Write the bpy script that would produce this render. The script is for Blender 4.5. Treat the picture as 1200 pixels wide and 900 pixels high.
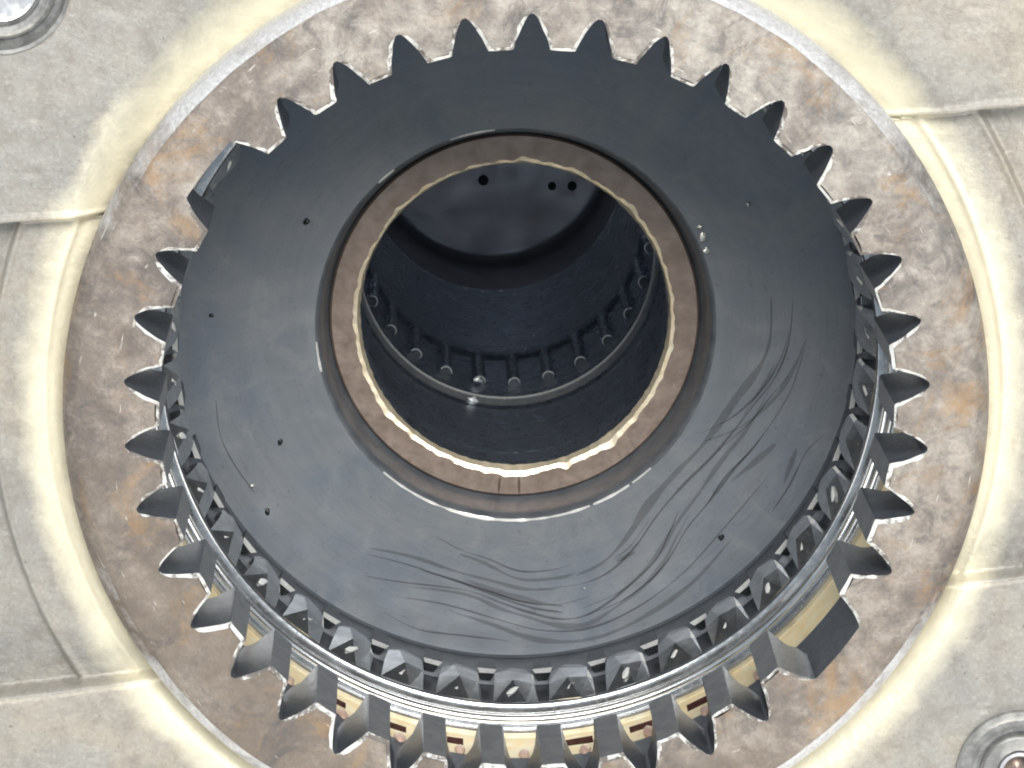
import bpy, math, random
import numpy as np
from mathutils import Vector, Matrix

PI = math.pi
MM = 0.001                      # the script measures in millimetres; the scene is in metres
scene = bpy.context.scene
for o in list(bpy.data.objects):
    bpy.data.objects.remove(o)
col = scene.collection

# ------------------------------------------------------------------ camera
cam_data = bpy.data.cameras.new('camera')
cam = bpy.data.objects.new('camera', cam_data)
col.objects.link(cam)
cam_data.sensor_width = 36.0
cam_data.lens = 135.0
cam_data.clip_start = 0.02
cam_data.clip_end = 50.0
cam.location = (-17.107 * MM, 131.506 * MM, 555.166 * MM)
cam.rotation_euler = (-0.2242035, -0.0265811, 0.0)
scene.camera = cam

# ------------------------------------------------------------------ world and lamps
world = bpy.data.worlds.new('World')
scene.world = world
world.use_nodes = True
bg = world.node_tree.nodes['Background']
bg.inputs['Color'].default_value = (0.74, 0.87, 1.0, 1)
bg.inputs['Strength'].default_value = 0.42


def area_lamp(name, loc, size, size_y, power, color):
    d = bpy.data.lights.new(name, 'AREA')
    d.shape = 'RECTANGLE'
    d.size = size
    d.size_y = size_y
    d.energy = power
    d.color = color
    o = bpy.data.objects.new(name, d)
    col.objects.link(o)
    o.location = loc
    o.rotation_euler = (Vector((0, 0, -0.02)) - Vector(loc)).to_track_quat('-Z', 'Y').to_euler()
    return o


area_lamp('lamp_north', (0.10, 0.66, 0.95), 0.8, 0.40, 19.0, (1.0, 0.98, 0.94))
area_lamp('lamp_south', (0.10, -1.00, 0.42), 1.1, 0.35, 13.0, (1.0, 0.96, 0.88))
area_lamp('fill_west', (-0.95, 0.05, 0.45), 0.35, 0.7, 3.5, (1.0, 0.96, 0.88))  # unseen side fills, added so the chamfers catch light
area_lamp('fill_east', (0.95, 0.10, 0.48), 0.35, 0.7, 3.5, (1.0, 0.96, 0.88))

scene.view_settings.view_transform = 'Standard'
scene.view_settings.look = 'None'
scene.view_settings.exposure = 0.0
scene.view_settings.gamma = 1.0
scene.view_settings.use_curve_mapping = False
scene.render.engine = 'CYCLES'
scene.cycles.filter_width = 2.0            # a slightly soft lens
scene.cycles.max_bounces = 10
scene.cycles.glossy_bounces = 8
scene.cycles.diffuse_bounces = 5
scene.cycles.sample_clamp_indirect = 6.0


# ------------------------------------------------------------------ materials
class NT:
    def __init__(self, name):
        self.m = bpy.data.materials.new(name)
        self.m.use_nodes = True
        self.t = self.m.node_tree
        self.b = self.t.nodes['Principled BSDF']
        g = self.t.nodes.new('ShaderNodeNewGeometry')
        s = self.t.nodes.new('ShaderNodeVectorMath')
        s.operation = 'SCALE'
        s.inputs['Scale'].default_value = 1000.0
        self.t.links.new(g.outputs['Position'], s.inputs[0])
        self.mm = s.outputs[0]           # position in millimetres

    def link(self, a, b):
        self.t.links.new(a, b)

    def noise(self, scale, detail=4, rough=0.6, dist=0.0, vec=None):
        n = self.t.nodes.new('ShaderNodeTexNoise')
        n.inputs['Scale'].default_value = scale
        n.inputs['Detail'].default_value = detail
        n.inputs['Roughness'].default_value = rough
        n.inputs['Distortion'].default_value = dist
        self.link(vec or self.mm, n.inputs['Vector'])
        return n.outputs['Fac']

    def ramp(self, fac, stops, interp='LINEAR'):
        r = self.t.nodes.new('ShaderNodeValToRGB')
        r.color_ramp.interpolation = interp
        e = r.color_ramp.elements
        while len(e) < len(stops):
            e.new(0.5)
        for i, (p, c) in enumerate(stops):
            e[i].position = p
            e[i].color = (c, c, c, 1) if isinstance(c, (int, float)) else (*c, 1)
        self.link(fac, r.inputs[0])
        return r.outputs[0]

    def mix(self, fac, a, b, mode='MIX'):
        n = self.t.nodes.new('ShaderNodeMix')
        n.data_type = 'RGBA'
        n.blend_type = mode
        for k, v in ((0, fac), (6, a), (7, b)):
            sock = n.inputs[k]
            if isinstance(v, (int, float)):
                sock.default_value = v if k == 0 else (v, v, v, 1)
            elif isinstance(v, tuple):
                sock.default_value = (*v, 1)
            else:
                self.link(v, sock)
        return n.outputs[2]

    def math(self, op, a, b=0.0):
        n = self.t.nodes.new('ShaderNodeMath')
        n.operation = op
        for i, v in enumerate((a, b)):
            if isinstance(v, (int, float)):
                n.inputs[i].default_value = v
            else:
                self.link(v, n.inputs[i])
        return n.outputs[0]

    def polar(self, kr, ka, kz=0.0):
        """vector (radius*kr, angle*ka, z*kz), radius in mm, angle in radians"""
        sp = self.t.nodes.new('ShaderNodeSeparateXYZ')
        self.link(self.mm, sp.inputs[0])
        x, y, z = sp.outputs
        r = self.math('SQRT', self.math('ADD', self.math('MULTIPLY', x, x), self.math('MULTIPLY', y, y)))
        a = self.math('ARCTAN2', y, x)
        c = self.t.nodes.new('ShaderNodeCombineXYZ')
        self.link(self.math('MULTIPLY', r, kr), c.inputs[0])
        self.link(self.math('MULTIPLY', a, ka), c.inputs[1])
        self.link(self.math('MULTIPLY', z, kz), c.inputs[2])
        return c.outputs[0]

    def bump(self, h, strength, dist_mm):
        n = self.t.nodes.new('ShaderNodeBump')
        n.inputs['Strength'].default_value = strength
        n.inputs['Distance'].default_value = dist_mm * MM
        self.link(h, n.inputs['Height'])
        self.link(n.outputs[0], self.b.inputs['Normal'])

    def set(self, color=None, metal=None, rough=None):
        for k, v in (('Base Color', color), ('Metallic', metal), ('Roughness', rough)):
            if v is None:
                continue
            s = self.b.inputs[k]
            if isinstance(v, tuple):
                s.default_value = (*v, 1)
            elif isinstance(v, (int, float)):
                s.default_value = v
            else:
                self.link(v, s)
        return self.m


def mat_stained_steel(rim=False):
    n = NT('stained_rim_steel' if rim else 'stained_steel')
    big = n.noise(0.050, 7, 0.66, 0.5)
    med = n.noise(0.30, 8, 0.70, 0.25)
    fine = n.noise(1.7, 5, 0.68, 0.1)
    c = n.ramp(big, [(0.32, (0.12, 0.105, 0.098)), (0.44, (0.20, 0.172, 0.152)), (0.55, (0.29, 0.25, 0.214)), (0.68, (0.41, 0.375, 0.33))])
    c = n.mix(n.ramp(med, [(0.35, 0.62), (0.51, 0.0)]), c, (0.13, 0.115, 0.11))
    c = n.mix(n.ramp(med, [(0.52, 0.0), (0.72, 0.6)]), c, (0.50, 0.445, 0.395))
    c = n.mix(n.ramp(fine, [(0.36, 0.28), (0.54, 0.0)]), c, (0.13, 0.11, 0.105))
    spy = n.t.nodes.new('ShaderNodeSeparateXYZ')
    n.link(n.mm, spy.inputs[0])
    yy = n.math('ADD', n.math('MULTIPLY', spy.outputs[1], 0.0045), n.math('MULTIPLY', spy.outputs[0], 0.002))
    pale = n.ramp(n.math('ADD', yy, n.noise(0.06, 7, 0.72, 0.8)), [(0.60, 0.0), (0.92, 0.70)])
    c = n.mix(pale, c, n.ramp(med, [(0.35, (0.24, 0.23, 0.22)), (0.60, (0.50, 0.475, 0.43))]))
    dark = n.ramp(n.math('SUBTRACT', n.noise(0.07, 7, 0.72, 0.8), yy), [(0.55, 0.0), (0.80, 0.6)])
    c = n.mix(dark, c, (0.17, 0.135, 0.105))
    smear = n.ramp(n.noise(0.10, 7, 0.75, 1.4), [(0.34, 0.8), (0.47, 0.0)])
    c = n.mix(smear, c, (0.11, 0.102, 0.102))
    rust = n.ramp(n.noise(0.085, 7, 0.72, 0.6), [(0.54, 0.0), (0.68, 0.6)])
    c = n.mix(rust, c, (0.36, 0.22, 0.10))
    scr = n.ramp(n.noise(1.0, 4, 0.55, 0.6, n.polar(1.3, 13.0)), [(0.68, 0.0), (0.74, 0.7)])
    c = n.mix(scr, c, (0.70, 0.66, 0.60))
    rough = n.ramp(med, [(0.3, 0.62), (0.7, 0.36)])
    if rim:                                                 # bare metal mixed in towards the top and bottom of the rim
        sp = n.t.nodes.new('ShaderNodeSeparateXYZ')
        n.link(n.mm, sp.inputs[0])
        ay = n.math('DIVIDE', n.math('ABSOLUTE', sp.outputs[1]), 69.0)
        f = n.math('ADD', ay, n.math('MULTIPLY', n.math('SUBTRACT', n.noise(0.10, 5, 0.65, 0.3), 0.5), 1.1))
        c = n.mix(n.ramp(f, [(0.42, 0.0), (0.70, 1.0)]), c, n.ramp(fine, [(0.35, (0.50, 0.50, 0.51)), (0.65, (0.70, 0.70, 0.71))]))
    n.set(c, 0.4, rough)
    n.bump(n.math('ADD', n.math('MULTIPLY', med, 1.0), n.math('MULTIPLY', fine, 0.45)), 0.8, 0.5)
    return n.m


def mat_metal(name, c0, c1, scale, r0, r1, metal=1.0, bump=0.15, bdist=0.05, polar=None):
    n = NT(name)
    f = n.noise(scale, 5, 0.6, 0.2)
    vec = n.polar(*polar) if polar else None
    g = n.noise(1.0 if polar else scale * 4, 3, 0.6, 0.0, vec)
    n.set(n.ramp(f, [(0.35, c0), (0.65, c1)]), metal, n.ramp(g, [(0.3, r0), (0.7, r1)]))
    n.bump(g, bump, bdist)
    return n.m


def mat_chamfer():
    n = NT('part_worn_chamfer')
    f = n.noise(0.11, 5, 0.75, 0.3)
    g = n.noise(1.2, 4, 0.6)
    w = n.ramp(n.math('ADD', f, n.math('MULTIPLY', n.math('SUBTRACT', g, 0.5), 0.35)), [(0.44, 0.0), (0.53, 1.0)])
    n.set(n.mix(w, (0.24, 0.215, 0.195), (0.90, 0.89, 0.86)), 0.4, n.ramp(g, [(0.3, 0.28), (0.7, 0.5)]))
    n.bump(g, 0.4, 0.2)
    return n.m


def mat_casting():
    n = NT('cast_aluminium')
    big = n.noise(0.05, 6, 0.6, 0.6)
    med = n.noise(0.30, 8, 0.70, 0.3)
    fine = n.noise(1.5, 6, 0.72)
    c = n.ramp(big, [(0.34, (0.29, 0.287, 0.272)), (0.52, (0.355, 0.34, 0.31)), (0.70, (0.40, 0.36, 0.295))])
    c = n.mix(n.ramp(med, [(0.34, 0.62), (0.54, 0.0)]), c, (0.25, 0.225, 0.195))
    grime = n.ramp(n.noise(0.8, 5, 0.62, 0.5), [(0.64, 0.0), (0.72, 0.35)])
    c = n.mix(grime, c, (0.24, 0.21, 0.18))
    c = n.mix(n.ramp(fine, [(0.36, 0.45), (0.50, 0.0)]), c, (0.27, 0.24, 0.21))
    c = n.mix(n.ramp(fine, [(0.54, 0.0), (0.70, 0.5)]), c, (0.50, 0.475, 0.43))
    pits = n.ramp(n.noise(1.1, 3, 0.5), [(0.70, 0.0), (0.73, 0.6)])
    c = n.mix(pits, c, (0.13, 0.115, 0.10))
    # yellow oil film on the bore's rounded edge, lightened to paint in its highlight
    sp = n.t.nodes.new('ShaderNodeSeparateXYZ')
    n.link(n.mm, sp.inputs[0])
    r = n.math('SQRT', n.math('ADD', n.math('MULTIPLY', sp.outputs[0], sp.outputs[0]), n.math('MULTIPLY', sp.outputs[1], sp.outputs[1])))
    rn = n.math('ADD', r, n.math('MULTIPLY', n.math('SUBTRACT', n.noise(0.12, 5, 0.7, 0.4), 0.5), 6.0))
    film = n.ramp(n.math('DIVIDE', n.math('SUBTRACT', rn, 64.0), 18.0), [(0.0, 0.1), (0.22, 0.45), (0.38, 0.95), (0.48, 0.8), (0.72, 0.0)])
    c = n.mix(film, c, (0.92, 0.855, 0.65))
    n.set(c, 0.35, n.ramp(med, [(0.3, 0.36), (0.7, 0.54)]))
    n.bump(n.math('ADD', med, n.math('MULTIPLY', fine, 0.8)), 0.55, 0.32)
    return n.m


def mat_plate():
    n = NT('oiled_dark_steel')
    ring = n.noise(1.0, 4, 0.55, 0.3, n.polar(0.7, 1.2))
    big = n.noise(0.045, 5, 0.55, 1.2)
    fine = n.noise(1.1, 5, 0.65)
    c = n.ramp(big, [(0.35, (0.185, 0.213, 0.25)), (0.65, (0.24, 0.257, 0.277))])
    c = n.mix(n.ramp(ring, [(0.40, 0.14), (0.60, 0.0)]), c, (0.13, 0.145, 0.17))
    smud = n.noise(0.11, 6, 0.7, 1.0)
    c = n.mix(n.ramp(smud, [(0.50, 0.0), (0.72, 0.35)]), c, (0.34, 0.35, 0.35))
    c = n.mix(n.ramp(fine, [(0.30, 0.4), (0.40, 0.0)]), c, (0.10, 0.11, 0.125))
    hair = n.ramp(n.noise(1.0, 3, 0.6, 1.5, n.polar(0.35, 2.2)), [(0.485, 0.0), (0.50, 0.16), (0.515, 0.0)])
    c = n.mix(hair, c, (0.09, 0.09, 0.095))
    n.set(c, 0.28, n.ramp(smud, [(0.3, 0.30), (0.7, 0.50)]))
    n.b.inputs['Coat Weight'].default_value = 0.35
    n.b.inputs['Coat Roughness'].default_value = 0.22
    n.bump(n.math('ADD', n.math('MULTIPLY', ring, 0.3), fine), 0.14, 0.06)
    return n.m


M = {
    'stained': mat_stained_steel(),
    'rim': mat_stained_steel(True),
    'white_glint': mat_metal('white_glint_steel', (0.86, 0.87, 0.86), (0.95, 0.95, 0.93), 0.6, 0.25, 0.4, 0.35),  # near-white for painted glints, bright edges and pale crumbs
    'edge': mat_metal('worn_bright_steel', (0.72, 0.72, 0.70), (0.86, 0.85, 0.82), 1.5, 0.26, 0.42, 0.9),
    'flank': mat_metal('dark_spline_steel', (0.075, 0.086, 0.103), (0.115, 0.125, 0.143), 0.5, 0.30, 0.45, 0.45),
    'land': mat_metal('grey_land_steel', (0.15, 0.16, 0.175), (0.21, 0.22, 0.232), 0.4, 0.34, 0.5, 0.4),
    'side': mat_metal('bare_turned_steel', (0.55, 0.56, 0.58), (0.74, 0.75, 0.77), 0.3, 0.34, 0.5, 0.8, 0.2, 0.05),
    'cast': mat_casting(),
    'chamfer': mat_chamfer(),
    'brass': mat_metal('brass', (0.98, 0.76, 0.40), (1.0, 0.90, 0.62), 0.4, 0.30, 0.45, 0.3),
    'reflect_pink': mat_metal('pink_reflection', (0.78, 0.52, 0.42), (0.92, 0.70, 0.58), 0.6, 0.3, 0.45, 0.3),
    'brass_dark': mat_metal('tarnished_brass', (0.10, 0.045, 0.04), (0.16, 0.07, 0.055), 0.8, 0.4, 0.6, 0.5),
    'polished': mat_metal('polished_steel', (0.62, 0.63, 0.64), (0.80, 0.80, 0.80), 0.25, 0.12, 0.24, 1.0, 0.1, 0.03, (6.0, 3.0, 4.0)),
    'gear': mat_metal('grey_gear_steel', (0.48, 0.49, 0.50), (0.66, 0.67, 0.68), 0.35, 0.16, 0.28, 0.95, 0.03, 0.02),
    'dark': mat_metal('blackened_steel', (0.10, 0.112, 0.13), (0.15, 0.163, 0.18), 0.3, 0.30, 0.46, 0.3),
    'plate': mat_plate(),
    'dull': mat_metal('dull_grey_steel', (0.20, 0.20, 0.195), (0.36, 0.36, 0.35), 0.5, 0.38, 0.55, 0.6),
    'bronze': mat_metal('bronze', (0.31, 0.235, 0.19), (0.42, 0.325, 0.27), 0.35, 0.36, 0.52, 0.7, 0.25, 0.08),
    'bronze_edge': mat_metal('bright_bronze', (0.90, 0.76, 0.54), (0.97, 0.86, 0.66), 0.8, 0.30, 0.45, 0.7, 0.2, 0.1),
    'bore': mat_metal('blue_black_bore_steel', (0.46, 0.525, 0.60), (0.54, 0.595, 0.66), 0.12, 0.24, 0.34, 0.95, 0.02, 0.02),
    'bore_floor': mat_metal('bore_floor_steel', (0.42, 0.41, 0.44), (0.50, 0.465, 0.475), 0.04, 0.36, 0.5, 0.6, 0.02, 0.02),
    'shadow': mat_metal('shadow_black_steel', (0.035, 0.04, 0.047), (0.06, 0.066, 0.075), 0.5, 0.3, 0.45, 0.4),  # near-black standing in for shade in the gaps and on roller ends
    'dent': mat_metal('dark_bronze', (0.13, 0.09, 0.07), (0.17, 0.12, 0.095), 0.5, 0.4, 0.5, 0.5),
    'hole': mat_metal('black_hole', (0.01, 0.011, 0.013), (0.018, 0.02, 0.022), 0.5, 0.6, 0.7, 0.0),
    'streak': mat_metal('dark_oil_film', (0.035, 0.033, 0.036), (0.06, 0.056, 0.055), 0.9, 0.35, 0.5, 0.3),
    'chip': mat_metal('dark_grit', (0.02, 0.022, 0.025), (0.05, 0.05, 0.05), 3.0, 0.2, 0.35, 0.5),
    'flake': mat_metal('pale_metal_flake', (0.62, 0.64, 0.63), (0.78, 0.79, 0.77), 3.0, 0.25, 0.4, 0.8),
}


def film(m, alpha):
    n = m.node_tree
    n.nodes['Principled BSDF'].inputs['Alpha'].default_value = alpha
    return m


M['streak'] = film(M['streak'], 0.36)
M['faint'] = film(mat_metal('faint_oil_film', (0.06, 0.055, 0.055), (0.09, 0.082, 0.08), 0.9, 0.35, 0.5, 0.2), 0.24)


# ------------------------------------------------------------------ helpers
def mesh_obj(name, verts, faces, mats, parent=None, fmat=None, sharp=35, smooth=True):
    me = bpy.data.meshes.new(name)
    me.from_pydata([(x * MM, y * MM, z * MM) for x, y, z in verts], [], faces)
    for m in (mats if isinstance(mats, (list, tuple)) else [mats]):
        me.materials.append(m)
    if fmat:
        me.polygons.foreach_set('material_index', fmat)
    if smooth:
        me.polygons.foreach_set('use_smooth', [True] * len(me.polygons))
        me.set_sharp_from_angle(angle=math.radians(sharp))
    me.update()
    return link(name, me, parent)


def link(name, me, parent=None):
    o = bpy.data.objects.new(name, me)
    col.objects.link(o)
    o.parent = parent
    return o


def thing(name, label, cat, group=None, loc=(0, 0, 0)):
    o = bpy.data.objects.new(name, None)
    col.objects.link(o)
    o.empty_display_size = 0.01
    o.location = loc
    return tag(o, label, cat, group)


def tag(o, label, cat, group=None):
    o['label'] = label
    o['category'] = cat
    if group:
        o['group'] = group
    return o


def revolve(name, prof, mats, parent=None, segs=304, fm=None, jitter=None, closed=False, sharp=35):
    """prof: list of (r, z); fm: material index for each profile segment; jitter(i_prof, theta)->(dr, dz)"""
    n = len(prof)
    V, F, FM = [], [], []
    for s in range(segs):
        t = 2 * PI * s / segs
        for i, (r, z) in enumerate(prof):
            dr, dz = jitter(i, t) if jitter else (0, 0)
            V.append(((r + dr) * math.cos(t), (r + dr) * math.sin(t), z + dz))
    m = n if closed else n - 1
    for s in range(segs):
        q = (s + 1) % segs
        for i in range(m):
            j = (i + 1) % n
            F.append((s * n + i, q * n + i, q * n + j, s * n + j))
            FM.append(fm(i, 2 * PI * s / segs) if callable(fm) else fm[i] if fm else 0)
    return mesh_obj(name, V, F, mats, parent, FM, sharp)


def ring_noise(seed, amps):
    rn = random.Random(seed)
    terms = [(k, a * rn.uniform(0.5, 1), rn.uniform(0, 2 * PI)) for k, a in amps]
    return lambda t: sum(a * math.sin(k * t + p) for k, a, p in terms)


def blob(seed, sx, sy, sz, mat, n=8, m=5, rough=0.12):
    rn = random.Random(seed)
    V = [(0, 0, sz)]
    for i in range(1, m):
        p = PI * i / m
        for k in range(n):
            a = 2 * PI * k / n
            f = 1 + rn.uniform(-rough, rough)
            V.append((sx * math.sin(p) * math.cos(a) * f, sy * math.sin(p) * math.sin(a) * f, sz * math.cos(p) * f))
    V.append((0, 0, -sz))
    F = []
    for k in range(n):
        F.append((0, 1 + k, 1 + (k + 1) % n))
        F.append((len(V) - 1, 1 + (m - 2) * n + (k + 1) % n, 1 + (m - 2) * n + k))
    for i in range(m - 2):
        for k in range(n):
            a, b = 1 + i * n + k, 1 + i * n + (k + 1) % n
            F.append((a, a + n, b + n, b))
    o = mesh_obj('tmp', V, F, mat, None, None, 60)
    me = o.data
    bpy.data.objects.remove(o)
    return me


PITCH = 2 * PI / 38
PHI = 2.38728                              # angle of the first root
ROOT_R, TIP_R = 60.0, 54.75

# ------------------------------------------------------------------ casing (height field, cast and uneven)
STEP = 0.27
gx = np.arange(-101, 101.01, STEP)
gy = np.arange(-84, 84.01, STEP)
X, Y = np.meshgrid(gx, gy)
Rr = np.hypot(X, Y)
TH = np.degrees(np.arctan2(Y, X))
rng = np.random.default_rng(7)


def vnoise(scale, seed):
    r = np.random.default_rng(seed)
    nx, ny = int(210 / scale) + 3, int(180 / scale) + 3
    g = r.random((ny, nx))
    u, v = (X + 102) / scale, (Y + 86) / scale
    i, j = u.astype(int), v.astype(int)
    fu, fv = u - i, v - j
    fu, fv = fu * fu * (3 - 2 * fu), fv * fv * (3 - 2 * fv)
    return (g[j, i] * (1 - fu) + g[j, i + 1] * fu) * (1 - fv) + (g[j + 1, i] * (1 - fu) + g[j + 1, i + 1] * fu) * fv - 0.5


def sstep(d, w):
    t = np.clip(d / w + 0.5, 0, 1)
    return t * t * (3 - 2 * t)


wob = vnoise(5, 1) * 0.5 + vnoise(1.6, 2) * 0.22
left = X < 0
y_up = np.where(left, 28.3 + (X + 73) * 0.055, 44.2 + (X - 67) * 0.114)
y_dn = np.where(left, -43.1 - (-X - 70) * 0.13, -26.6 + (X - 72) * 0.127)
d_pad = np.maximum(Y - y_up, y_dn - Y) + wob * 0.35         # >0 on a raised pad
pad = sstep(d_pad - 0.2, 0.75)
Z_PAD, Z_LEDGE, Z_OUT = -5.6, -8.3, -9.8
ledge = Z_LEDGE + (Z_OUT - Z_LEDGE) * sstep(Rr - 80.6 + wob * 0.4, 0.8)
ledge += 0.40 * np.exp(-((Rr - 79.9) / 0.45) ** 2)          # low bead along the step
H = ledge + (Z_PAD - ledge) * pad
H += 0.45 * np.exp(-((d_pad - 0.9) / 0.45) ** 2)             # rounded lip of the pads
RF_T = np.interp(TH, [-180, -150, -137, -120, -55, -45, -33, -20, 20, 36, 52, 90, 128, 139, 152, 165, 180],
                 [71.6, 71.8, 72.6, 72.8, 74.0, 74.2, 73.4, 72.0, 72.2, 77.0, 78.4, 79.2, 78.2, 76.2, 74.2, 72.2, 71.6])
RF_T = RF_T + wob * 0.9
dep = np.clip((RF_T - Rr) / (RF_T - 68.9), 0, 1.4)
H -= dep ** 1.45 * np.where(pad > 0.5, 3.6, 1.0)
H = np.where(pad < 0.5, H + 0.35 * np.exp(-((Rr - 72.3) / 0.5) ** 2), H)
H += wob * 0.16 + vnoise(0.9, 3) * 0.05 + vnoise(2.4, 5) * 0.06 + vnoise(14, 4) * 0.5
for (px, py, pr, pd) in [(-60, 60, 2.2, .25), (-72, 44, 1.6, .25), (66, 60, 1.4, .3), (80, 52, 1.8, .25), (70, -48, 1.3, .3), (-66, -54, 2.6, .3), (-73, 36, 1.2, .2)]:
    H -= pd * np.exp(-(((X - px) / pr) ** 2 + ((Y - py) / (pr * .5)) ** 2))
BOLTS = [(-76.9, 64.0), (76.0, -58.3)]
keep = (Rr > 66.4)
for bx, by in BOLTS:
    keep &= np.hypot(X - bx, Y - by) > 9.8
kc = keep[:-1, :-1] & keep[1:, :-1] & keep[:-1, 1:] & keep[1:, 1:]
padc = (d_pad > -0.6)[:-1, :-1]
Yc = Y[:-1, :-1]
Xc = X[:-1, :-1]
casing = thing('gearbox_casing', 'pale cast aluminium casing with raised pads around the steel ring', 'casing')
ncol = len(gx)
idx = (np.arange(len(gy) - 1)[:, None] * ncol + np.arange(ncol - 1)[None, :])
for nm, mask in (('raised_pad', kc & padc & (Yc > 0)), ('raised_pad', kc & padc & (Yc < 0)),
                 ('recessed_ledge', kc & ~padc & (Xc < 0)), ('recessed_ledge', kc & ~padc & (Xc > 0))):
    q = idx[mask]
    quads = np.stack([q, q + 1, q + 1 + ncol, q + ncol], 1)
    used, inv = np.unique(quads, return_inverse=True)
    inv = inv.reshape(-1, 4)
    co = np.stack([X.ravel()[used], Y.ravel()[used], H.ravel()[used]], 1) * MM
    me = bpy.data.meshes.new(nm)
    me.vertices.add(len(co))
    me.vertices.foreach_set('co', co.astype(np.float32).ravel())
    me.loops.add(inv.size)
    me.loops.foreach_set('vertex_index', inv.astype(np.int32).ravel())
    me.polygons.add(len(inv))
    me.polygons.foreach_set('loop_start', np.arange(0, inv.size, 4, dtype=np.int32))
    me.polygons.foreach_set('loop_total', np.full(len(inv), 4, dtype=np.int32))
    me.update(calc_edges=True)
    me.validate()
    me.polygons.foreach_set('use_smooth', np.ones(len(inv), dtype=bool))
    me.materials.append(M['cast'])
    link(nm, me, casing)

# ------------------------------------------------------------------ splined steel ring
ring = thing('splined_ring', 'brown stained steel ring with pointed notches between inward teeth', 'gear ring')
nz = ring_noise(3, [(3, .12), (7, .15), (13, .1), (29, .08), (53, .06)])
prof = [(60.0, -20.0), (60.0, 0.0), (61.5, 0.0), (63.0, 0.0), (65.0, 0.0), (66.5, -0.06), (67.2, -0.45), (68.7, -1.9), (69.2, -2.9), (69.3, -5.0), (69.3, -13.6), (69.3, -20.0), (60.0, -20.0)]
body = revolve('ring_body', prof, [M['stained'], M['flank'], M['rim']], ring, 38 * 16, [1, 0, 0, 0, 0, 0, 2, 2, 2, 2, 1, 1],
               lambda i, t: ((nz(t) * (0.8 if i in (5, 6) else 0.25 if i == 7 else 0)), 0))
body.rotation_euler = (0, 0, PHI)


def tooth_variant(seed, cham):
    rn = random.Random(seed)
    # half width of the notch at each radius
    prof = [(60.0, 0.22), (59.75, 0.50), (59.3, 0.82), (58.6, 1.20), (57.7, 1.62), (56.7, 2.05), (55.7, 2.42), (55.1, 2.58), (54.75, 2.72)]
    P = []
    for r, w in prof:
        P.append((r, -(r * math.sin(PITCH / 2) - w)))
    for f in (-0.5, 0.0, 0.5):
        P.append((TIP_R - 0.06, f * 2 * 1.25))
    for r, w in reversed(prof):
        P.append((r, (r * math.sin(PITCH / 2) - w)))
    # put the points on true arcs: radius r measured from the axis
    Q = []
    for r, v in P:
        Q.append(Vector((math.sqrt(max(r * r - v * v, 0)), v)))
    N = len(Q)
    Q = [q + Vector((rn.uniform(-.05, .05), rn.uniform(-.05, .05))) if 2 < i < N - 3 else q for i, q in enumerate(Q)]
    c = []
    nick = rn.randrange(6, 15)
    for i in range(N):
        c.append(min(0.62, cham * rn.uniform(0.65, 1.35) * (1.7 if abs(i - nick) < 1.2 else 1.0) * (1.25 if 8 <= i <= 12 else 1.0)) * (0.35 if i in (1, N - 2) else 0.7 if i in (2, N - 3) else 1.0))
    inner = []
    for i in range(N):
        if i == 0 or i == N - 1:
            inner.append(Vector((Q[i].x, Q[i].y * 0.985)))
            continue
        tg = (Q[i + 1] - Q[i - 1]).normalized()
        nrm = Vector((-tg.y, tg.x))                    # candidates; point it into the tooth
        cen = Vector((58.2, 0))
        if nrm.dot(cen - Q[i]) < 0:
            nrm = -nrm
        p = Q[i] + nrm * c[i]
        if p.length > 59.8 - 0.12 * min(i, N - 1 - i):
            p = p.normalized() * (59.8 - 0.12 * min(i, N - 1 - i))
        lim = 4.62 - 0.1 * min(i, N - 1 - i)
        p.y = max(-lim, min(lim, p.y))
        inner.append(p)
    arc = []
    for k in range(7, -8, -1):                              # the same vertices as the ring's inner edge
        t = k * PITCH / 16
        arc.append(Vector((60 * math.cos(t), 60 * math.sin(t))))
    V, F, FM = [], [], []
    for q in inner:
        V.append((q.x, q.y, 0.0))
    for i, q in enumerate(Q):
        V.append((q.x, q.y, -c[i] * rn.uniform(0.8, 1.3)))
    for q in Q:
        V.append((q.x, q.y, -13.0))
    for q in Q:                                             # pointed rear end: the notches widen towards the back
        f = 1 - 0.30 * min(1, max(0, (q.length - 55.2) / 3.0))
        V.append((q.x, q.y * f, -20.0))
    a0 = len(V)
    for q in arc:
        V.append((q.x, q.y, 0.0))
    # front face: fan-free strip between the two halves
    for i in range(N // 2):
        F.append((i, i + 1, N - 2 - i, N - 1 - i) if i + 1 != N - 2 - i else (i, i + 1, N - 1 - i)); FM.append(0)
    F.append((0, N - 1) + tuple(a0 + k for k in range(15))); FM.append(0)
    for i in range(N - 1):
        F.append((i + N, i + 1 + N, i + 1, i)); FM.append(1)
        F.append((i + 2 * N, i + 1 + 2 * N, i + 1 + N, i + N)); FM.append(3 if 8 <= i <= 11 else 2)
        F.append((i + 3 * N, i + 1 + 3 * N, i + 1 + 2 * N, i + 2 * N)); FM.append(3 if 8 <= i <= 11 else 2)
    F.append(tuple(range(4 * N - 1, 3 * N - 1, -1))); FM.append(2)
    o = mesh_obj('tooth', V, F, [M['stained'], M['chamfer'], M['flank'], M['land']], None, FM, 28)
    me = o.data
    bpy.data.objects.remove(o)
    return me


cr = random.Random(5)
variants = [tooth_variant(i, cr.choice((0.32, 0.45, 0.6, 0.7, 0.38, 0.5))) for i in range(38)]
# edges worn widest near the top of the picture and lower left, as a wear pattern of this ring
rn = random.Random(11)
for k in range(38):
    if k in (37, 18):
        continue                                            # two opposite teeth are missing
    a = PHI - (k + 0.5) * PITCH
    o = link('tooth', variants[k], ring)
    o.rotation_euler = (0, 0, a + rn.uniform(-1, 1) * 0.0016)

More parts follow.
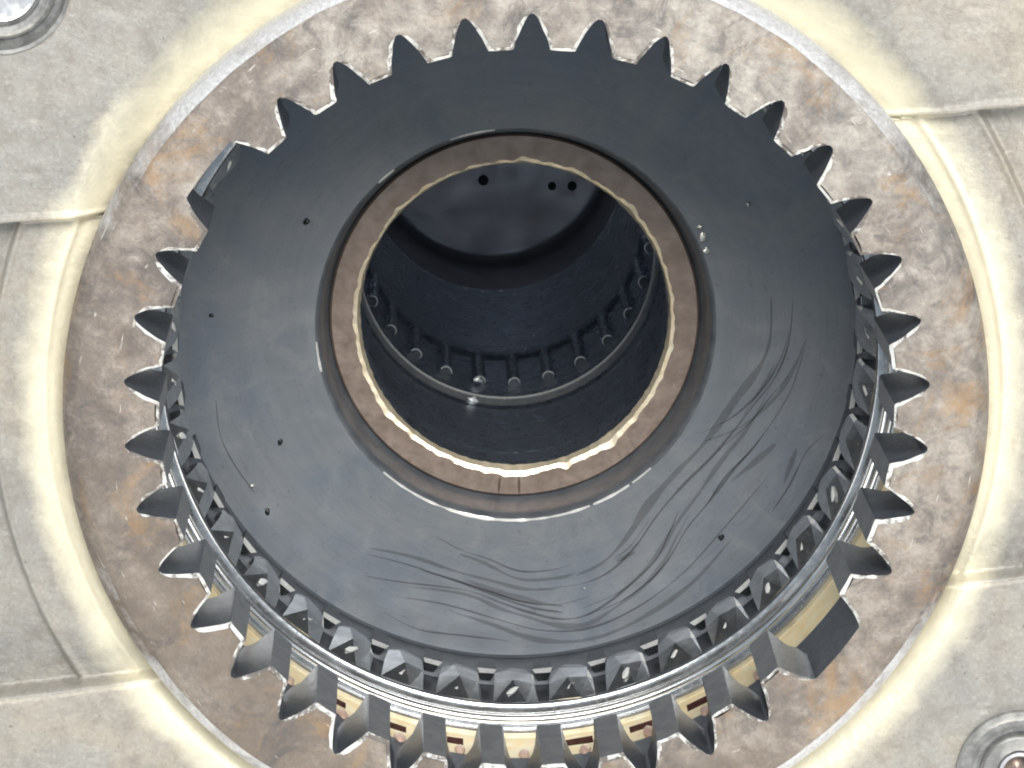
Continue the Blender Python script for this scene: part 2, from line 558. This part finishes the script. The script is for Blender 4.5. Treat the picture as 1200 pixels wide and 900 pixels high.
# ------------------------------------------------------------------ brass ring behind the spline
def brass_ring():
    root = thing('synchro_ring', 'golden brass ring glimpsed through the notches below the steel teeth', 'brass ring')
    V, F, FM = [], [], []
    zs = [-20.6, -26.2, -26.2001, -29.2, -29.2001, -33.0]
    angs = []
    rb = random.Random(17)
    for k in range(38):
        c = PHI - k * PITCH
        h0, h1 = rb.uniform(0.10, 0.22), rb.uniform(0.10, 0.24)
        slot = k not in (0, 18, 19, 37) and rb.random() < 0.85
        for f, ins in ((-0.5, False), (-h0 - .001, False), (-h0, True), (h1, True), (h1 + .001, False)):
            angs.append((c - f * PITCH, ins and slot, rb.uniform(-.5, .4), rb.uniform(-1.2, .3)))
    n = len(zs)
    for a, inside, j0, j1 in angs:
        for j, z in enumerate(zs):
            r = 60.6
            if inside and j in (2, 3):
                r = 62.4
            z += j0 * 0.6 if j in (1, 2) else j1 * 0.5 if j in (3, 4) else 0
            V.append((r * math.cos(a), r * math.sin(a), z))
    A = len(angs)
    for s in range(A):
        q = (s + 1) % A
        for j in range(n - 1):
            F.append((s * n + j, s * n + j + 1, q * n + j + 1, q * n + j))
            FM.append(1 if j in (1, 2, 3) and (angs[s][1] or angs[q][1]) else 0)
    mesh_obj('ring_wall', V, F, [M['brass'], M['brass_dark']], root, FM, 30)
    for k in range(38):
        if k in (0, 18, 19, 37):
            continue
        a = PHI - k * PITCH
        o = link('reflection_blob', blob(300 + k, rb.uniform(.7, 1.0), rb.uniform(.8, 1.2), rb.uniform(1.6, 2.6), M['reflect_pink'], 8, 6, .14), root)  # pink blobs added for the reflections in the tooth gaps
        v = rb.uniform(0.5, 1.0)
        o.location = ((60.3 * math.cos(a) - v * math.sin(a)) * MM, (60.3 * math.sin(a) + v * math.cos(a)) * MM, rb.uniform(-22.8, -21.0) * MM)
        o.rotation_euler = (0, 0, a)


brass_ring()

# ------------------------------------------------------------------ polished retaining ring
rp = []
for k in range(14):
    a = 2 * PI * k / 14
    rp.append((58.9 + 0.95 * math.cos(a), -35.6 + 0.75 * math.sin(a)))
tag(revolve('retaining_ring', rp, M['polished'], None, 304, closed=True, sharp=60),
    'thin polished steel wire ring shining behind the lower teeth', 'snap ring')

# ------------------------------------------------------------------ second toothed ring
dog = thing('dog_tooth_ring', 'grey steel ring of small faceted teeth deep behind the spline', 'gear ring')
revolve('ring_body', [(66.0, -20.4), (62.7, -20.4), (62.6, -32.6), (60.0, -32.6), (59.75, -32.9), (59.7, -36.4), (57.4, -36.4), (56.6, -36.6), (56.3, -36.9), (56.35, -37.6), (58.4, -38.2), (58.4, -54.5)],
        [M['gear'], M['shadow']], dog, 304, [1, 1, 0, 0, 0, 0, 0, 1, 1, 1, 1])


def dog_tooth(seed):
    rn = random.Random(seed)
    j = lambda s=0.22: rn.uniform(-s, s)
    # rows from front to back: (z, half width, land radius, ridge offset, ridge radius)
    V = []
    k0 = rn.uniform(-.4, .4)
    rows = [(-37.0, 3.95, 56.25, 1.2 + k0, 56.2), (-42.6, 3.55, 54.9, -0.5 + k0, 54.25), (-47.4, 3.15, 54.7, -1.4 + k0, 54.1), (-50.2, 2.2, 55.0, -0.8, 54.5)]
    for z, w, r, o, rr in rows:
        s_ = 0.55 if -46 < z < -38 else 0.25
        V.append((58.6, -w * 1.02, z))
        V.append((r + j(), -w + j(), z + j()))
        V.append((rr + j(.06), o + j(.2), z + j()))
        V.append((r - .12 + j(.05), w * .92 - s_ + j(.15), z + j()))
        V.append((r + .30 + j(.05), w * .92 + j(), z + j()))
        V.append((58.6, w * .95, z))
    F, FM = [], []
    for i in range(len(rows) - 1):
        for k in range(5):
            a, b = i * 6 + k, i * 6 + k + 1
            F.append((a, b, b + 6, a + 6))
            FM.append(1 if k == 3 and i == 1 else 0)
    F.append((0, 5, 4, 3, 2, 1))
    e = (len(rows) - 1) * 6
    F.append((e, e + 1, e + 2, e + 3, e + 4, e + 5))
    FM += [0, 0]
    o = mesh_obj('tooth', V, F, [M['gear'], M['white_glint']], None, FM, smooth=False)
    me = o.data
    bpy.data.objects.remove(o)
    return me


dogs = [dog_tooth(s) for s in range(19)]
nub = blob(5, 0.22, 0.55, 1.55, M['white_glint'], 8, 6, 0.2)  # flat white nub painted as a specular glint on each tooth
for k in range(38):
    a = PHI - k * PITCH
    o = link('tooth', dogs[k % 19], dog)
    o.rotation_euler = (0, 0, a)
    b = link('glint_spot', nub, o)
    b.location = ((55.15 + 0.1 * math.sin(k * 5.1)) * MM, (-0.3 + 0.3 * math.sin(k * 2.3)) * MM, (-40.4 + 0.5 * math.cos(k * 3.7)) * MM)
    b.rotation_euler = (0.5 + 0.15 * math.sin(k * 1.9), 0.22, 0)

# ------------------------------------------------------------------ blocks of the gear behind
lower = thing('clutch_gear', 'dark gear rim with small bright capped blocks behind the faceted teeth', 'gear')
revolve('gear_rim', [(58.3, -52.6), (56.9, -53.0), (56.4, -56.0), (57.0, -58.5), (57.4, -66.0)], M['dark'], lower, 304)


def block(seed):
    rn = random.Random(seed)
    j = lambda s=0.08: rn.uniform(-s, s)
    V = [(55.75 + j(), -1.25 + j(), -50.8), (55.75 + j(), 1.25 + j(), -50.8),          # cap, outer edge
         (54.85 + j(), -1.6 + j(), -50.5), (54.85 + j(), 1.6 + j(), -50.5),            # cap, inner edge
         (57.4, -0.85 + j(), -52.3), (57.4, 0.85 + j(), -52.3),                        # foot of the sloping back
         (55.0, -1.3, -56.5), (55.0, 1.3, -56.5), (58.0, -0.7, -56.5), (58.0, 0.7, -56.5)]
    F = [(0, 1, 3, 2), (0, 4, 5, 1), (2, 3, 7, 6), (0, 2, 6, 8, 4), (1, 5, 9, 7, 3), (4, 8, 9, 5)]
    o = mesh_obj('block', V, F, [M['white_glint'], M['gear'], M['shadow']], None, [0, 1, 2, 2, 2, 2], smooth=False)
    me = o.data
    bpy.data.objects.remove(o)
    return me


blocks = [block(s) for s in range(4)]
for k in range(38):
    o = link('block', blocks[k % 4], lower)
    o.rotation_euler = (0, 0, PHI - (k + 0.5) * PITCH)

# ------------------------------------------------------------------ dark plate
plate = thing('gear_face', 'smooth dark blue grey gear face marked by curved oil streaks', 'gear face')
pj = ring_noise(9, [(2, .06), (5, .04)])
revolve('face_disc', [(57.3, -66.0), (57.2, -64.6), (56.5, -64.1), (52.0, -64.25), (44.0, -64.5), (38.0, -64.3), (34.4, -63.75), (33.1, -63.6)],
        M['plate'], plate, 304)
revolve('hub_lip', [(33.1, -63.6), (32.75, -63.85), (32.3, -64.6), (32.0, -66.5), (31.7, -69.5), (31.25, -72.2), (30.7, -73.0)],
        M['dark'], plate, 304)
wn = ring_noise(77, [(11, .3), (23, .3), (41, .25), (67, .2)])
for a0, a1, w in ((96, 109, .22), (127, 133, .2), (184, 193, .22), (228, 292, .42), (293, 305, .34), (306, 313, .26)):
    V, F = [], []
    n = int((a1 - a0) * 2.5) + 2
    for k in range(n + 1):
        t = math.radians(a0 + (a1 - a0) * k / n)
        hw = 0.02 + max(0, w * math.sin(PI * k / n) ** 0.5 * (0.6 + wn(t)))
        for r, z in ((33.05 + hw * .55, -63.57), (32.95, -63.50), (32.85 - hw * .45, -63.74)):
            V.append((r * math.cos(t), r * math.sin(t), z))
    for k in range(n):
        for c in range(2):
            F.append((k * 3 + c, k * 3 + c + 1, k * 3 + c + 4, k * 3 + c + 3))
    mesh_obj('bright_edge', V, F, M['white_glint'], plate, None, 60)  # white strips along parts of the lip edge

STREAKS = [
    ([(-25.6, -42.5), (-19.2, -43.7), (-8.5, -45.2), (-2.1, -47.6), (2.2, -49.1), (7.2, -50.3), (11.5, -49.8), (15.8, -47.3), (20.1, -43.6), (23.6, -39.9), (25.7, -35.5), (27.1, -31.8)], .50),
    ([(-24.9, -38.8), (-17.8, -40.8), (-10.6, -43.4), (-4.9, -45.3), (0.8, -47.2), (6.5, -47.9), (12.2, -46.5)], .42),
    ([(-13.5, -35.7), (-9.2, -38.2), (-4.9, -39.7), (0.8, -42.0), (6.5, -41.7), (9.4, -40.8)], .34),
    ([(3.6, -45.2), (10.8, -44.3), (15.8, -42.1), (20.1, -37.7), (23.6, -32.5), (27.8, -27.4), (33.4, -21.6), (39.0, -14.3), (43.2, -8.6), (45.2, -2.8), (45.8, 4.4)], .55),
    ([(30.6, -18.4), (36.2, -15.5), (41.1, -10.7), (43.9, -5.7), (45.2, -1.3)], .45),
    ([(33.4, -21.6), (39.1, -16.5), (41.8, -12.9), (45.3, -8.6)], .28),
    ([(32.1, -30.4), (34.9, -26.0), (39.1, -21.6), (41.2, -18.7)], .40),
    ([(42.8, -31.9), (45.6, -27.5), (48.4, -21.7), (51.2, -18.8)], .40),
    ([(16.5, -39.9), (19.3, -37.7), (22.2, -33.3)], .28),
    ([(-49.6, -12.3), (-49.0, -18.1), (-46.7, -23.3), (-43.2, -28.4)], .30),
    ([(-22.1, -48.9), (-16.4, -51.9), (-9.2, -53.0), (-0.6, -54.1)], .34),
    ([(11.5, -49.8), (18.5, -46.8), (24.5, -41.6), (28.5, -35.0), (32.1, -30.4), (36.5, -24.6), (41.2, -18.7), (45.5, -11.5), (48.0, -3.5)], .45),
    ([(-20, -46.2), (-12, -47.6), (-4, -50.0), (4, -52.2), (12, -52.0), (20, -48.6), (28, -42.5), (35, -34.5), (42, -26.0)], .40),
    ([(-16, -41.6), (-9, -43.9), (-2.5, -46.6), (3, -48.4), (8, -49.2)], .7),
]


def plate_z(r):
    return float(np.interp(r, [33.1, 34.4, 38, 44, 52, 56.5], [-63.6, -63.75, -64.3, -64.5, -64.25, -64.1]))


def streak(pts, w, seed, mat='streak'):
    rn = random.Random(seed)
    P = [Vector(p) for p in pts]
    S = []
    for i in range(len(P) - 1):
        p0, p1, p2, p3 = P[max(i - 1, 0)], P[i], P[i + 1], P[min(i + 2, len(P) - 1)]
        for k in range(6):
            t = k / 6
            S.append(0.5 * ((2 * p1) + (p2 - p0) * t + (2 * p0 - 5 * p1 + 4 * p2 - p3) * t * t + (3 * p1 - p0 - 3 * p2 + p3) * t ** 3))
    S.append(P[-1])
    n = len(S)
    V, F = [], []
    for i, s in enumerate(S):
        tg = (S[min(i + 1, n - 1)] - S[max(i - 1, 0)]).normalized()
        nr = Vector((-tg.y, tg.x))
        u = i / (n - 1)
        hw = w * 0.5 * (math.sin(PI * u) ** 0.6) * (0.8 + 0.35 * math.sin(i * 0.33 + seed) + 0.15 * math.sin(i * 0.9 + seed * 2)) + 0.02
        for sgn, dz in ((-1, 0.012), (0, 0.05), (1, 0.012)):
            q = s + nr * hw * sgn
            V.append((q.x, q.y, plate_z(q.length) + dz))
    for i in range(n - 1):
        for k in range(2):
            a = i * 3 + k
            F.append((a, a + 1, a + 4, a + 3))
    return mesh_obj('oil_streak', V, F, M[mat], plate, None, 80)


for i, (pts, w) in enumerate(STREAKS):
    streak(pts, w * 0.8, i)
    rs = random.Random(100 + i)
    if i in (9, 10):
        continue
    for side in ((1,) if i % 2 else (-1,)):                                 # fainter contour lines of the same film
        off = side * rs.uniform(1.2, 3.0)
        cut = pts[rs.randrange(0, 2):len(pts) - rs.randrange(0, 2)]
        q = []
        for k, p in enumerate(cut):
            a, b = Vector(cut[max(k - 1, 0)]), Vector(cut[min(k + 1, len(cut) - 1)])
            t = (b - a).normalized()
            f = off * (0.5 + 0.8 * k / len(cut)) + rs.uniform(-.3, .3)
            q.append((p[0] - t.y * f, p[1] + t.x * f))
        streak(q, w * rs.uniform(1.4, 2.6), 200 + i, 'faint')

# ------------------------------------------------------------------ bronze bushing
bush = thing('bushing', 'brown bronze bushing ring with a bright chipped inner edge', 'bushing')
na = ring_noise(21, [(3, .18), (8, .14), (19, .12), (37, .12), (61, .10), (97, .08)])
nb = ring_noise(22, [(5, .06), (23, .05), (51, .05), (88, .04)])
NICKS = [(-1.62, .05, .5), (-1.50, .05, .5), (1.52, .03, .5), (0.75, .04, .6), (-0.95, .05, .7), (-2.5, .03, .4), (2.4, .04, .5), (-1.25, .03, .5), (1.2, .03, .4)]


def bush_j(i, t):
    d = sum(h * math.exp(-(((t + PI) % (2 * PI) - PI - a) / w) ** 2) for a, w, h in NICKS)
    if i == 3:
        return (0.9 * na(t) + d - 0.28 * math.sin(t), 0)
    if i == 4:
        return (0.35 * na(t) + d * .5 - 0.15 * math.sin(t), nb(t) * .3)
    if i == 5:
        return (nb(t), 0)
    return (0, 0)


revolve('bushing_body', [(30.86, -80.0), (30.86, -72.2), (30.5, -71.7), (26.8, -71.7), (26.2, -72.0), (25.75, -73.1), (25.9, -73.6), (25.9, -82.0)],
        [M['bronze'], M['bronze_edge'], M['bore']], bush, 720, [0, 0, 0, 1, 1, 2, 2], bush_j, sharp=12)
for a, s in ((-1.66, 1), (-1.545, -1)):
    nk = link('dent', blob(31 + s, 1.5, 0.22, 0.07, M['dent'], 10, 5, 0.15), bush)
    nk.location = (28.9 * math.cos(a) * MM, 28.9 * math.sin(a) * MM, -71.68 * MM)
    nk.rotation_euler = (0, 0, a)

# ------------------------------------------------------------------ bore
bore = thing('bore_tube', 'dark blue black steel bore running deep inside the bronze bushing', 'bore')
revolve('bore_wall', [(25.9, -82.0), (27.9, -82.4), (27.9, -122.5)], M['bore'], bore, 152)
revolve('rear_wall', [(27.4, -131.0), (27.4, -166.0), (26.6, -167.0), (26.5, -225.0)], M['bore'], bore, 152)
revolve('floor_disc', [(26.5, -225.0), (26.5, -250.0), (26.2, -252.6), (25.4, -254.0), (24.0, -254.7), (20.0, -255.0), (0.01, -255.5)], M['bore_floor'], bore, 96, sharp=70)
for hx, hy, hr in ((-1.7, -8.6, 1.1), (13.0, -9.9, 0.9), (17.3, -9.9, 1.0)):
    V = [(hx + hr * math.cos(2 * PI * k / 20), hy + hr * math.sin(2 * PI * k / 20), -254.75) for k in range(20)]
    V += [(x, y, -256.0) for x, y, z in V]
    F = [tuple(range(20))] + [(k, (k + 1) % 20, 20 + (k + 1) % 20, 20 + k) for k in range(20)]
    mesh_obj('oil_hole', V, F, M['hole'], bore)

bearing = thing('needle_bearing', 'needle roller bearing seated deep in the dark bore', 'bearing')
revolve('cage_lip', [(27.9, -122.5), (27.6, -124.6), (27.05, -127.7), (26.75, -128.2), (26.75, -130.2), (27.3, -131.0)],
        [M['side'], M['edge'], M['bore'], M['white_glint']], bearing, 152, [2, 0, 3, 2, 2])
V, F = [], []
n = 14
rp = [(0.05, -0.1), (1.0, -0.1), (1.2, -0.3), (1.2, -22.0), (0.05, -22.3)]
for s in range(n):
    t = 2 * PI * s / n
    for r, z in rp:
        V.append((r * math.cos(t), r * math.sin(t), z))
for s in range(n):
    q = (s + 1) % n
    for i in range(4):
        F.append((s * 5 + i, q * 5 + i, q * 5 + i + 1, s * 5 + i + 1))
o = mesh_obj('roller', V, F, [M['bore'], M['white_glint'], M['shadow']], None, [2 if k % 4 == 0 else 1 if k % 4 == 1 and math.cos(2 * PI * (k // 4 + .5) / n) < -0.25 else 0 for k in range(len(F))], 25)  # roller highlight painted white on the rim facing the axis
roller = o.data
bpy.data.objects.remove(o)
for k in range(26):
    a = math.radians(-155.4) + k * 2 * PI / 26
    o = link('roller', roller, bearing)
    o.location = (27.0 * math.cos(a) * MM, 27.0 * math.sin(a) * MM, -139.5 * MM)
    o.rotation_euler = (0, 0, a)
revolve('cage_rear', [(27.4, -162.0), (26.9, -163.4), (26.7, -165.4), (26.6, -166.9)], M['bore'], bearing, 152)

# ------------------------------------------------------------------ bolts in the casing corners
b1 = thing('casing_plug', 'round steel plug at the upper left corner of the casing', 'plug', 'round fittings in the casing', (BOLTS[0][0] * MM, BOLTS[0][1] * MM, 4 * MM))
revolve('outer_collar', [(10.4, -11.6), (10.35, -9.0), (9.8, -9.1), (9.2, -10.6), (8.4, -10.4), (7.9, -9.3), (7.7, -9.1)], M['dull'], b1, 96)
revolve('inner_collar', [(7.7, -9.1), (7.2, -8.8), (6.4, -9.0), (6.0, -9.8), (5.7, -9.9)], M['dull'], b1, 96)
pn = ring_noise(40, [(3, .2), (5, .2), (9, .15)])
revolve('cap', [(5.7, -9.9), (5.6, -9.2), (5.1, -8.9), (4.0, -9.05), (2.8, -8.8), (1.4, -9.1), (0.02, -8.9)], M['side'], b1, 96, None,
        lambda i, t: (0, pn(t + i * 1.7) * 0.5 * (6 - i) / 3 if i in (3, 4, 5) else 0))
b2 = thing('casing_socket', 'ribbed round socket with dark centre at lower right corner of the casing', 'socket', 'round fittings in the casing', (BOLTS[1][0] * MM, BOLTS[1][1] * MM, 4 * MM))
revolve('outer_collar', [(10.35, -12.0), (10.2, -9.6), (9.9, -9.1), (9.5, -9.2), (8.8, -9.3), (8.3, -9.6), (7.7, -9.5), (7.4, -9.1), (6.9, -9.1)], M['dull'], b2, 96)
revolve('inner_collar', [(6.9, -9.1), (6.7, -9.7), (6.4, -9.7), (6.2, -9.2), (5.9, -9.7), (5.5, -9.4), (4.4, -9.6), (3.5, -9.9), (3.3, -10.6)], M['dull'], b2, 96)
revolve('rim', [(3.3, -10.6), (3.1, -9.9), (2.7, -9.8), (2.4, -10.3), (2.3, -14.0)], M['side'], b2, 96)
revolve('socket_floor', [(2.3, -13.5), (1.2, -12.4), (0.02, -12.0)], M['bronze'], b2, 48)

# ------------------------------------------------------------------ grit and flakes
CHIPS = [(-50.1, 2.1, .40, 'chip', 'tiny black grit speck on the dark face near its left edge'),
         (-39.1, -19.4, .50, 'chip', 'shiny dark bead on the lower left of the dark face'),
         (-34.2, 17.7, .62, 'chip', 'black grit speck on the dark face upper left of bushing'),
         (34.3, -36.3, .55, 'chip', 'black bead on the lower right of the dark face'),
         (38.1, 20.2, .40, 'flake', 'tiny pale fleck on the dark face right of bushing'),
         (-43.9, -26.9, .45, 'flake', 'small pale fleck near the lower left teeth'),
         (-41.4, -31.3, .55, 'chip', 'dark crumb near the lower left teeth below the pale fleck'),
         (11.5, -45.0, .30, 'flake', 'tiny pale fleck between the oil streaks'),
         (30.6, 14.9, .85, 'flake', 'pale metal crumb on the hub lip right of bushing'),
         (31.2, 12.6, .65, 'flake', 'lower pale crumb on the hub lip right of bushing'),
         (30.1, 16.6, .50, 'flake', 'upper pale crumb on the hub lip right of bushing')]
for i, (x, y, s, m, lab) in enumerate(CHIPS):
    o = link('grit_speck' if m == 'chip' else 'metal_flake', blob(60 + i, s, s * .8, s * .5, M[m], 8, 5, .35))
    r = math.hypot(x, y)
    o.location = (x * MM, y * MM, (plate_z(r) + s * .3) * MM)
    o.rotation_euler = (0, 0, i * 1.3)
    tag(o, lab, 'grit' if m == 'chip' else 'flake', 'specks on the gear face')

for i, (r, a, z, sz, lab) in enumerate([(27.3, -103.0, -125.2, 1.0, 'pale crumb resting on the bearing lip deep in the bore'),
                                        (26.2, -101.0, -138.0, 0.8, 'pale crumb beside a needle roller deep in the bore')]):
    a = math.radians(a)
    o = link('metal_flake', blob(90 + i, sz, sz * .6, sz * .45, M['white_glint'], 8, 5, .4))
    o.location = (r * math.cos(a) * MM, r * math.sin(a) * MM, z * MM)
    o.rotation_euler = (0.3, 0.2, a + 1.4)
    tag(o, lab, 'flake', 'specks in the bore')
